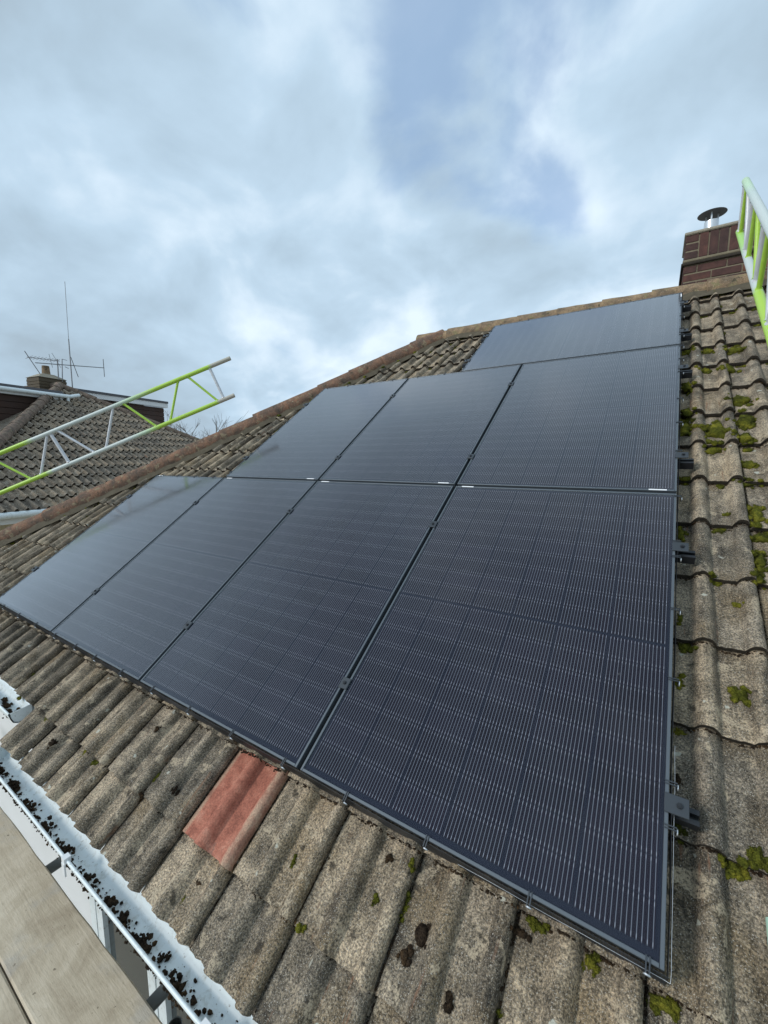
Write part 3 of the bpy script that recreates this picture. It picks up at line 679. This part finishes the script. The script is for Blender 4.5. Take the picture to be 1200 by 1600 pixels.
mid = [(0.19, 2.46, .050, .10, 70, .014), (0.32, 2.57, .04, .07, 50, .013), (0.05, 2.67, .03, .05, 30, .012), (0.31, 2.13, .03, .03, 26, .011), (0.17, 2.28, .04, .035, 36, .011), (0.04, 2.50, .035, .08, 50, .013), (0.31, 1.73, .025, .07, 44, .012), (0.32, 1.60, .03, .03, 26, .011), (0.31, 2.36, .035, .05, 36, .012), (0.32, 2.8, .05, .05, 44, .013), (0.05, 3.02, .03, .06, 36, .012), (0.15, 3.28, .04, .03, 30, .012), (0.06, 3.62, .03, .04, 26, .012), (0.28, 3.24, .04, .04, 34, .012), (0.33, 3.54, .05, .04, 34, .012), (0.18, 3.6, .04, .03, 26, .012), (0.30, 1.45, .02, .05, 28, .011), (0.03, 1.58, .014, .05, 22, .010), (0.15, 1.31, .024, .012, 18, .009), (0.28, 1.33, .016, .03, 22, .010), (0.04, 1.99, .03, .015, 20, .009), (0.28, 1.98, .05, .014, 26, .010)]
for c in mid: clump(mb, c[0], c[1], c[2] * 1.5, c[3] * 1.35, int(c[4] * 1.4), c[5] * 1.15)
# cushions along the butts further up and in the open joints
for k in range(-1, 15):
    for j in range(-18, 8):
        u0, v0 = -1.570 + TW * j, -0.022 + GA * k
        if under_panel(u0, u0 + TW, v0, v0 + GA) or u0 < HU(v0) - 0.1: continue
        right = u0 > -0.4; dens = (0.55 if v0 > 1.4 else 0.16) if right else (0.45 if v0 > 3.3 else 0.12)
        for c in (0.06, 0.205):
            if rm.random() < dens:
                far = v0 > 1.4 or u0 < -2.4
                clump(mb, u0 + c + rm.uniform(-.02, .02), v0 - 0.018, rm.uniform(.015, .035), rm.uniform(.010, .022), 12 if far else 18, .012 if far else .008)
        if rm.random() < (0.35 if right else 0.30) and j > -16:
            s0 = rm.uniform(0.02, 0.2)
            for q in range(rm.randint(2, 5)): clump(mb, u0 + 0.002, v0 + s0 + q * 0.018, .006, .010, 5, .007)
for i in range(26):   # along the underside of ridge and hip
    q = rm.random(); clump(mb, -2.3 + q * 3.4, 4.75, .06, .02, 14, .014)
for i in range(40):
    v = rm.uniform(0.3, 4.7); clump(mb, HU(v) + 0.17, v, .03, .03, 8, .012)
tag(obj('roof_moss', mb, M_MOSS), 'green and yellow moss cushions growing on the roof tiles', 'moss', kind='stuff')
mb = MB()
for c in ((-0.57, -0.20, .026, .040, 40, .010), (-0.60, -0.255, .02, .02, 20, .009), (-0.45, -0.285, .016, .018, 24, .008), (-1.72, -0.27, .014, .022, 20, .008), (-1.88, -0.36, .014, .02, 16, .007), (-1.37, -0.44, .02, .015, 14, .007), (0.03, 0.47, .012, .022, 16, .006), (-2.66, -0.42, .02, .03, 20, .008), (-0.75, -0.08, .02, .012, 14, .007), (-0.32, -0.07, .03, .012, 18, .008), (-2.05, -0.13, .014, .02, 14, .007)): clump(mb, *c)
rd = random.Random(3)
for k in range(-2, 15):
    for j in range(-19, 8):
        u0, v0 = -1.570 + TW * j, (-0.022 + GA * k if k > -2 else -0.566)
        if (k == -2 and j < -5) or under_panel(u0, u0 + TW, v0, v0 + GA) or u0 < HU(v0) - 0.05 or u0 > 1.0: continue
        far = v0 > 2.2 or u0 < -3.6
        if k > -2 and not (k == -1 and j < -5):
            for i in range(14 if far else 70):       # silt crumbs drawing the dark shadow line under each butt
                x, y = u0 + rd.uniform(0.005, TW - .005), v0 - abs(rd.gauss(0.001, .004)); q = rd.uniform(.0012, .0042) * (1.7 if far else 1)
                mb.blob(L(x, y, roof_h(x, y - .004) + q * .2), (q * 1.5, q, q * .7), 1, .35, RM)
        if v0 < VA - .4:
            for i in range(10 if far else 50):       # and in the open side joint, shading it darker
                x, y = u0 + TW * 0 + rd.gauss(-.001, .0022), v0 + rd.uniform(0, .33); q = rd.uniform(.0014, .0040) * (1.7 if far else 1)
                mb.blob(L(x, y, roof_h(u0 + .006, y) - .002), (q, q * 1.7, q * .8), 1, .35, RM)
tag(obj('dry_moss_and_lap_shade', mb, M_DEBRIS), 'brown dead moss on the tiles, and silt crumbs drawn as shadow lines along their joints', 'moss', kind='stuff')
# debris in the gutters
mb = MB()
for i in range(900):
    x = rm.uniform(-3.05, 0.5); s = 0.0016 + 0.0075 * rm.random() ** 3
    y = -0.458 + abs(rm.gauss(0, 0.020)); z = 2.556 - 0.066 + s * 0.5
    if -0.458 > y - 0.004: z += 0.02
    mb.blob((x, y, z), (s * rm.uniform(.8, 1.6), s, s * .9), 1, 0.4)
    if s > 0.008:
        for q in range(6): mb.blob((x + rm.gauss(0, s), y + rm.gauss(0, s * .7), z + rm.uniform(0, s)), (s * .6, s * .6, s * .6), 1, 0.4)
for bx, n in ((-1.46, 30), (-1.70, 7), (-1.60, 8), (-1.86, 6), (-2.10, 7), (-2.3, 8), (-2.5, 12), (-2.72, 16), (-2.95, 22), (-1.27, 7), (-1.21, 5), (-1.02, 10), (-0.8, 8)):
    for q in range(int(n * 2.3)):
        s = rm.uniform(.004, .011); mb.blob((bx + rm.gauss(0, .020), -0.445 + rm.gauss(0, .010), 2.494 + rm.uniform(0, .022)), (s, s, s), 1, 0.4)
for i in range(1100):
    s = rm.uniform(.0015, .0045); mb.blob((rm.uniform(-3.05, 0.5), -0.4625 + rm.gauss(0, .005), 2.497 + rm.uniform(0, .012)), (s * 1.5, s, s), 1, 0.4)
for i in range(220):
    s = rm.uniform(.004, .013); mb.blob((rm.uniform(-4.6, -3.22), -0.275 + rm.gauss(0, .02), 2.603 + rm.uniform(0, .01)), (s * 1.3, s, s), 1, 0.4)
tag(obj('gutter_debris', mb, M_DEBRIS), 'dark moss and leaf debris lying in the white gutter', 'debris', kind='stuff')

# ------------------------------------------------------------------ scaffold
def board(y0, y1, label):
    mb = MB(); n = 60; x0, x1 = -4.6, 2.6; vs = []
    for i in range(n + 1):
        x = x0 + (x1 - x0) * i / n
        for yy, zz in ((y0, 2.162), (y1, 2.162), (y1, 2.194), (y1 - .006, 2.2), (y0 + .006, 2.2), (y0, 2.194)):
            vs.append((x, yy + noise.noise(Vector((x * 6, yy * 30, 1))) * .004 + noise.noise(Vector((x * 30, yy * 30, 4))) * .0015, zz))
    mb.add(vs, [(i * 6 + k, i * 6 + (k + 1) % 6, i * 6 + 6 + (k + 1) % 6, i * 6 + 6 + k) for i in range(n) for k in range(6)] + [(5, 4, 3, 2, 1, 0), tuple(n * 6 + k for k in range(6))])
    return tag(obj('scaffold_board', mb, M_WOOD), label, 'board', 'scaffold deck boards')
board(-0.672, -0.422, 'wooden scaffold board nearest the gutter')
board(-0.928, -0.677, 'wooden scaffold board in the lower left corner, second from the gutter')
for x, lab in ((-2.49, 'dark grey scaffold tube poking from the board towards the wall, farther one'), (-1.54, 'dark grey scaffold tube poking from the board towards the wall, nearest one')):
    mb = MB(); mb.tube((0, -1.3, 0), (0, 0.90, 0), .0242, 20, hollow=.020)
    tag(obj('scaffold_tube', mb, M_PIPE, None, (x, -1.02, 2.13)), lab, 'scaffold tube', 'scaffold tubes')
mb = MB(); mb.tube((0, 0, 0), (0, 0, 2.11), .0242, 24, hollow=.0205)
up1 = tag(obj('scaffold_tube', mb, M_PIPE, None, (-1.425, -0.375, 0)), 'upright open-topped grey scaffold tube under the gutter', 'scaffold tube', 'scaffold tubes')
mb = MB(); mb.bbox(-.045, .045, -.03, .03, -.03, .03, .008); mb.tube((.02, -.05, 0), (.02, .05, 0), .012, 8)
tag(obj('scaffold_coupler', mb, M_RUST, None, (-1.34, -0.37, 2.06)), 'rusty scaffold coupler beside the upright tube', 'coupler')
mb = MB(); mb.tube((0, 0, 0), (0, -0.9, 0), .0242, 24, hollow=.020)
tag(obj('scaffold_tube', mb, M_MINT, None, L(0.225, 0.205, -0.075), (PITCH, 0, 0)), 'pale green tube lying on the tiles at the right edge', 'scaffold tube', 'scaffold tubes')

def beam(name, label, a, d, down, ln, top_stops, bot_stops, struts):
    o = thing(name, label, 'lattice beam', a + d * ln * 0.5 + down, None, 'scaffold lattice beams'); base = Vector(o.location)
    q = d.to_track_quat('Z', 'Y')
    for st, off, e in ((top_stops, Vector((0, 0, 0)), 0.0), (bot_stops, down, 0.03)):
        mb = MB(); K = 1; mb.tube((0, 0, 0), (0, 0, ln), .0242, 24, hollow=.0205)
        link('chord', mb.mesh('chord'), paint_mat('chord_paint', st, ln), o, a + off - d * e - base, q.to_euler())
    for s0, s1, m, rad in struts:
        p0 = a + d * s0; p1 = a + down + d * s1; v = (p1 - p0).normalized()
        mb = MB(); mb.tube(p0 + v * .02 - base, p1 - v * .02 - base, rad, 14)
        for c, sg in ((p0, 1), (p1, -1)): mb.tube(c + v * sg * .0215 - base, c + v * sg * .031 - base, rad + .006, 12, rad + .001)
        obj('strut', mb, m, o)
    return o
dL = (RM @ Vector((-.714, -.700, .012))).normalized(); aL = L(-4.41, 3.21, .62)
dn = Vector((0.0, 0.0, -0.44))
def stops(ln, *pairs): return [(min(1, s / ln), c) for s, c in pairs]
GREY = (0.50, 0.55, 0.52)
sL = [(0.27, 0.10, M_ALLOY, .016)]
for k in range(8):
    m = M_ALLOY if k in (1, 2, 5) else M_LIME
    sL.append((0.66 + .81 * k, 0.79 + .81 * k, m if k else M_LIME, .0135)); sL.append((0.55 + .81 * k, 0.17 + .78 * k, M_ALLOY if k == 2 else (M_LIME if k != 5 else M_ALLOY), .0135))
sL = [s for s in sL if s[0] < 6.2 and s[1] < 6.2]; sL.append((2.25, 2.05, M_ALLOY, .018))
beam('lattice_beam', 'lime green and bare metal lattice beam running above the roof hip', aL, dL, dn, 6.3,
     stops(6.3, (0.0, (0.40, 0.38, 0.31)), (0.24, (0.40, 0.38, 0.31)), (0.27, LIME), (0.95, LIME), (1.25, MINT), (1.5, GREY), (2.45, GREY), (2.55, LIME)),
     stops(6.3, (0.0, (0.42, 0.39, 0.33)), (0.18, (0.42, 0.39, 0.33)), (0.22, LIME), (0.95, LIME), (1.1, MINT), (1.3, GREY), (2.28, GREY), (2.36, LIME)), sL)
mb = MB(); b5 = aL + dL * 5.6 + Vector((0.052, -0.02, 0)); mb.tube((0, 0, 0), (0, 0, b5.z + 0.4), .0242, 20, hollow=.0205)
tag(obj('scaffold_tube', mb, M_PIPE, None, (b5.x, b5.y, 0)), 'upright scaffold tube holding the foot of the hip beam', 'scaffold tube', 'scaffold tubes')
aR = L(.345, 4.74, .71); dR = (RM @ Vector((-.004, -1, .01))).normalized(); dnR = RM @ Vector((0.015, 0.02, -.36))
sR = [(0.03, 0.04, M_ALLOY, .018)]
for k in range(8):
    sR.append((0.16 + .72 * k, 0.10 + .72 * k, M_LIME, .0135)); sR.append((0.30 + .72 * k, 0.62 + .72 * k, M_ALLOY if k % 2 == 0 else M_LIME, .0135)); sR.append((0.68 + .72 * k, 0.66 + .72 * k, M_ALLOY, .016))
sR = [s for s in sR if s[0] < 5.9 and s[1] < 5.9]
PALE = (0.46, 0.62, 0.42)
beam('lattice_beam', 'green and silver lattice beam beside the chimney at the right edge', aR, dR, dnR, 6.0,
     stops(6.0, (0.0, MINT), (0.3, PALE), (0.6, (0.46, 0.54, 0.50)), (1.0, GREY), (2.0, GREY), (2.4, LIME)),
     stops(6.0, (0.0, (0.34, 0.58, 0.12)), (0.5, (0.34, 0.58, 0.16)), (0.75, GREY), (1.5, GREY), (1.62, LIME), (2.4, LIME)), sR)

# ------------------------------------------------------------------ the house next door
NA = Vector((-14.079, 4.013, 6.174)); nn = Vector((.98432, .1764, 0)); nt = Vector((-.1764, .98432, 0)); NH, NL = 2.854, 4.7356
nq = math.atan2(NH, NL); nup = (-nn * math.cos(nq) + Vector((0, 0, math.sin(nq)))); nno = (nn * math.sin(nq) + Vector((0, 0, math.cos(nq)))); NS = math.hypot(NH, NL)
nE = NA + nn * NL - Vector((0, 0, NH))
NM = Matrix((nt, nup, nno)).transposed()
nh = thing('neighbour_house', 'neighbouring house with brown tiled hip roof and white gutter', 'house', (nE.x - 4, nE.y, 0)); NB = Vector(nh.location)
hr, hl = nE + nt * NL, nE - nt * NL; bk1 = NA - nn * 6.0; sk = Vector((0, 0, -0.06))
mb = MB(); mb.add([hl + sk - NB, hr + sk - NB, NA + sk - NB, bk1 + sk - NB, hr - nn * (NL + 6) + sk - NB, hl - nn * (NL + 6) + sk - NB], [(0, 1, 2), (1, 4, 3, 2), (0, 2, 3, 5)])
nroof = obj('roof', mb, M_NTILE, nh)
xs = [0.002, .045, .09, .108, .128, .148, .166, .205, .242, .258, .278, .296, .307]
NT = []
for k in range(3):
    b = tile_bm(20 + k, nv=2, rough=0.6, xs=xs); [setattr(v.co, 'z', v.co.z * 1.6) for v in b.verts]; NT.append(bm_mesh(b, 'roof_tile', M_NTILE)); b.free()
nc = 0
for k in range(17):
    b0 = k * GA - 0.03; half = NL * (1 - max(0, b0) / NS)
    j = -16
    while True:
        a0 = j * TW; j += 1
        if a0 > half: break
        if a0 + TW < -half or a0 < -4.8: continue
        me = NT[rt.randrange(3)]
        if a0 < -half + .35 or a0 + TW > half - .35:
            bmx = tile_bm(rt.randint(20, 60), nv=2, rough=.6, xs=xs); [setattr(v.co, 'z', v.co.z * 1.6) for v in bmx.verts]
            for sg in (1, -1):
                pl = Vector((sg * NL - a0, -b0, 0)); no = Vector((sg * NS, NL, 0)).normalized()
                if bmx.faces: bmesh.ops.bisect_plane(bmx, geom=bmx.verts[:] + bmx.edges[:] + bmx.faces[:], plane_co=pl, plane_no=no, clear_outer=True)
            if not bmx.faces: bmx.free(); continue
            me = bm_mesh(bmx, 'roof_tile', M_NTILE); bmx.free()
        link('roof_tile', me, None, nroof, nE + nt * a0 + nup * b0 + nno * (-0.03 + rt.uniform(-.003, .003)) - NB, (NM @ Matrix.Rotation(rt.uniform(-.006, .006), 3, 'Z')).to_euler()); nc += 1
print('neighbour tiles', nc)
NR = [half_round(seed=k + 30, n=10, segs=3) for k in range(2)]
for m in NR: m.materials.append(M_NHIP)
place_line(hl - NB + Vector((0, 0, .03)), NA - NB + Vector((0, 0, .03)), NR, 'hip_tile', nroof, Vector((0, 0, 1)), None)
place_line(hr - NB + Vector((0, 0, .0)), NA - NB + Vector((0, 0, .0)), NR, 'hip_tile', nroof, Vector((0, 0, 1)), None)
place_line(NA - NB + Vector((0, 0, .02)), bk1 - NB + Vector((0, 0, .02)), NR, 'ridge_tile', nroof, Vector((0, 0, 1)), None)
NF = Matrix((nt, -nn, Vector((0, 0, 1)))).transposed()   # x along eave, y into the house, z up
def nbox(name, mat, parent, a0, a1, y0, y1, z0, z1, org=NA):
    m = MB(); m.box(a0, a1, y0, y1, z0, z1, NF); 
    m.v = [tuple(Vector(v) + org - NB) for v in m.v]; return obj(name, m, mat, parent)
nbox('wall', M_RENDER, nh, -NL + .3, NL - .3, 0.32, 9.5, -nE.z, -0.12, nE)
nbox('fascia', M_PVC2, nh, -NL, NL, 0.04, 0.08, -0.2, -0.04, nE); nbox('soffit', M_PVC2, nh, -NL, NL, 0.081, 0.319, -0.2, -0.18, nE)
m = MB()
for a in range(-1, 2): m.tube(nE + nt * (a * 3.0 - 1.5) - nn * (-.03) + Vector((0, 0, -.05)) - NB, nE + nt * (a * 3.0 + 1.5) + nn * .03 + Vector((0, 0, -.05)) - NB, .055, 14)
ng = obj('gutter', m, M_PVC, nh)
for a in (-2.2, -1.05, .1, 1.2): nbox('bracket', M_PVC, ng, a - .03, a + .03, -.095, -.0, -.115, .012, nE)
def dormer(a0, a1, y0, y1, zt_, side):
    d = nbox('dormer', M_CLAD, nh, a0, a1, y0, y1, zt_ - 1.9, zt_ - .21)
    e0, e1 = a0 - (.1 if side < 0 else 0), a1 + (.1 if side > 0 else .0)
    nbox('fascia', M_PVC2, d, e0, e1, y0 - .14, y0 - .09, zt_ - .20, zt_ - .05); nbox('soffit', M_PVC2, d, e0, e1, y0 - .0899, y0, zt_ - .2, zt_ - .185)
    nbox('roof_edge', M_LEAD, d, e0, e1 , y0 - .17, y1, zt_ - .049, zt_ + .02)
    q = zt_ - .36
    while q > zt_ - 1.7: nbox('cladding_board', M_CLAD, d, a0 - .01, a1 + .01, y0 - .022, y0 - .001, q, q + .135); q -= .15
    return d
d1 = dormer(-4.2, -.40, -.62, 5.2, -.26, -1)
g0 = NA + nn * .84 - nt * .16 + Vector((0, 0, -.36)) - NB
m = MB(); m.tube(g0 - nt * 3.6, g0 - nt * .12, .05, 12); m.tube(g0 - nt * .12, g0 + nt * .18 - nn * .1 + Vector((0, 0, .08)), .045, 12); m.tube(g0 - nt * .16, g0 - nt * .16 + Vector((0, 0, -.30)), .034, 12); obj('gutter', m, M_PVC, d1)
d2 = dormer(0.7, 3.86, .75, 5.0, .09, 1)
chn = nbox('chimney', M_CLAD, nh, -.34, .34, .30, .85, -.5, .24)
chn.data.materials.clear(); chn.data.materials.append(simple('mossy_brick', (0.085, 0.065, 0.04), 0.95, var=0.6, scale=9, bmp=0.8, bscale=30))
for zz in (-.35, -.27, -.19, -.11, -.03, .05, .13): nbox('brick_course', chn.data.materials[0], chn, -.35, .35, .285, .86, zz, zz + .062)
mm = MB(); mm.add([tuple(NF @ Vector(v) + NA - NB) for v in [(-.36, .27, .241), (.36, .27, .241), (.36, .88, .241), (-.36, .88, .241), (-.14, .46, .37), (.14, .46, .37), (.14, .7, .37), (-.14, .7, .37)]], [(0, 1, 5, 4), (1, 2, 6, 5), (2, 3, 7, 6), (3, 0, 4, 7), (4, 5, 6, 7)]); obj('flaunching', mm, M_MORTAR, chn)
mm = MB(); c0 = NA - nn * .57 + Vector((0, 0, .36)) - NB; mm.tube(c0, c0 + Vector((0, 0, .24)), .10, 16, .085, hollow=.07); obj('chimney_pot', mm, M_RIDGE, chn)

# aerials on the neighbour's chimney
def aerial(name, label, segs, base):
    o = thing(name, label, 'aerial', base); B = Vector(base)
    for nm, a, b, rr in segs:
        m = MB(); m.tube(Vector(a) - B, Vector(b) - B, rr * .85, 8); obj(nm, m, M_ALU, o)
    return o
ex = Vector((.30, .05, 0))
def el(a, b): a, b = Vector(a), Vector(b); k = (b - a); return (a - ex * .6, b + ex * .6)
aerial('radio_aerial', 'tall thin whip aerial with a crossed boom behind the chimney', [('mast', (-14.46, 4.45, 5.9), (-14.465, 4.47, 7.6), .017), ('whip', (-14.465, 4.47, 7.6), (-14.47, 4.51, 9.17), .008), ('boom', (-14.31, 3.58, 6.76), (-14.64, 5.42, 6.99), .014),
       ('element', (-14.1, 3.31, 6.98), (-14.5, 3.75, 6.47), .011), ('element', (-14.3, 4.42, 7.07), (-14.7, 4.72, 6.61), .011), ('element', (-14.5, 5.35, 7.22), (-14.8, 5.48, 6.75), .011)], (-14.46, 4.45, 5.9))
sg = [('mast', (-14.4, 4.11, 6.4), (-14.41, 4.13, 6.97), .018), ('boom', (-14.27, 3.4, 6.87), (-14.41, 4.18, 6.93), .010)]
for i in range(9):
    q = Vector((-14.27, 3.45, 6.875)).lerp(Vector((-14.41, 4.1, 6.925)), i / 8); sg.append(('element', q + Vector((-.16, -.03, -.02)), q + Vector((.16, .03, .02)), .006))
sg.append(('reflector', (-14.43, 4.02, 7.12), (-14.42, 4.2, 6.75), .007)); sg.append(('reflector', (-14.43, 3.95, 7.08), (-14.42, 4.0, 6.72), .007))
aerial('television_aerial', 'small television aerial with short rods on the mossy chimney', sg, (-14.4, 4.11, 6.4))
aerial('pole_aerial', 'short hooked aerial pole beside the chimney pot', [('mast', (-14.42, 4.2, 6.3), (-14.43, 4.25, 7.0), .014), ('arm', (-14.43, 4.25, 7.0), (-14.40, 4.36, 6.98), .008), ('arm', (-14.43, 4.3, 6.8), (-14.40, 4.38, 6.76), .01)], (-14.42, 4.2, 6.3))

# bare winter shrub far beyond the hip
def bare_tree(loc, hgt, seed, label, spread=0.55):
    r_ = random.Random(seed); o = thing('bare_tree', label, 'tree', loc, None, 'bare trees beyond the roofs'); tr, tw = MB(), MB()
    def grow(p, d, ln, rad, lev):
        q = p + d * ln; (tr if lev < 2 else tw).tube(p, q, rad, 6, rad * .65, cap=False)
        if lev >= 5 or rad < .0025: return
        for i in range(r_.randint(3, 4) if lev < 3 else r_.randint(2, 4)):
            nd_ = (d + Vector((r_.gauss(0, spread), r_.gauss(0, spread), r_.gauss(.12, spread * .5)))).normalized()
            grow(p + d * ln * r_.uniform(.55, 1.0), nd_, ln * r_.uniform(.55, .8), max(.004, rad * .55), lev + 1)
    grow(Vector((0, 0, 0)), Vector((0, 0, 1)), hgt * .36, hgt * .014, 0)
    obj('trunk', tr, M_BARK, o); obj('crown', tw, M_BARK, o); return o
bare_tree((-20.4, 11.5, 0), 8.0, 3, 'bare twiggy tree just left of the roof hip, tallest behind dormer')
bare_tree((-20.0, 12.5, 0), 7.0, 8, 'low bare twigs showing above the roof hip')
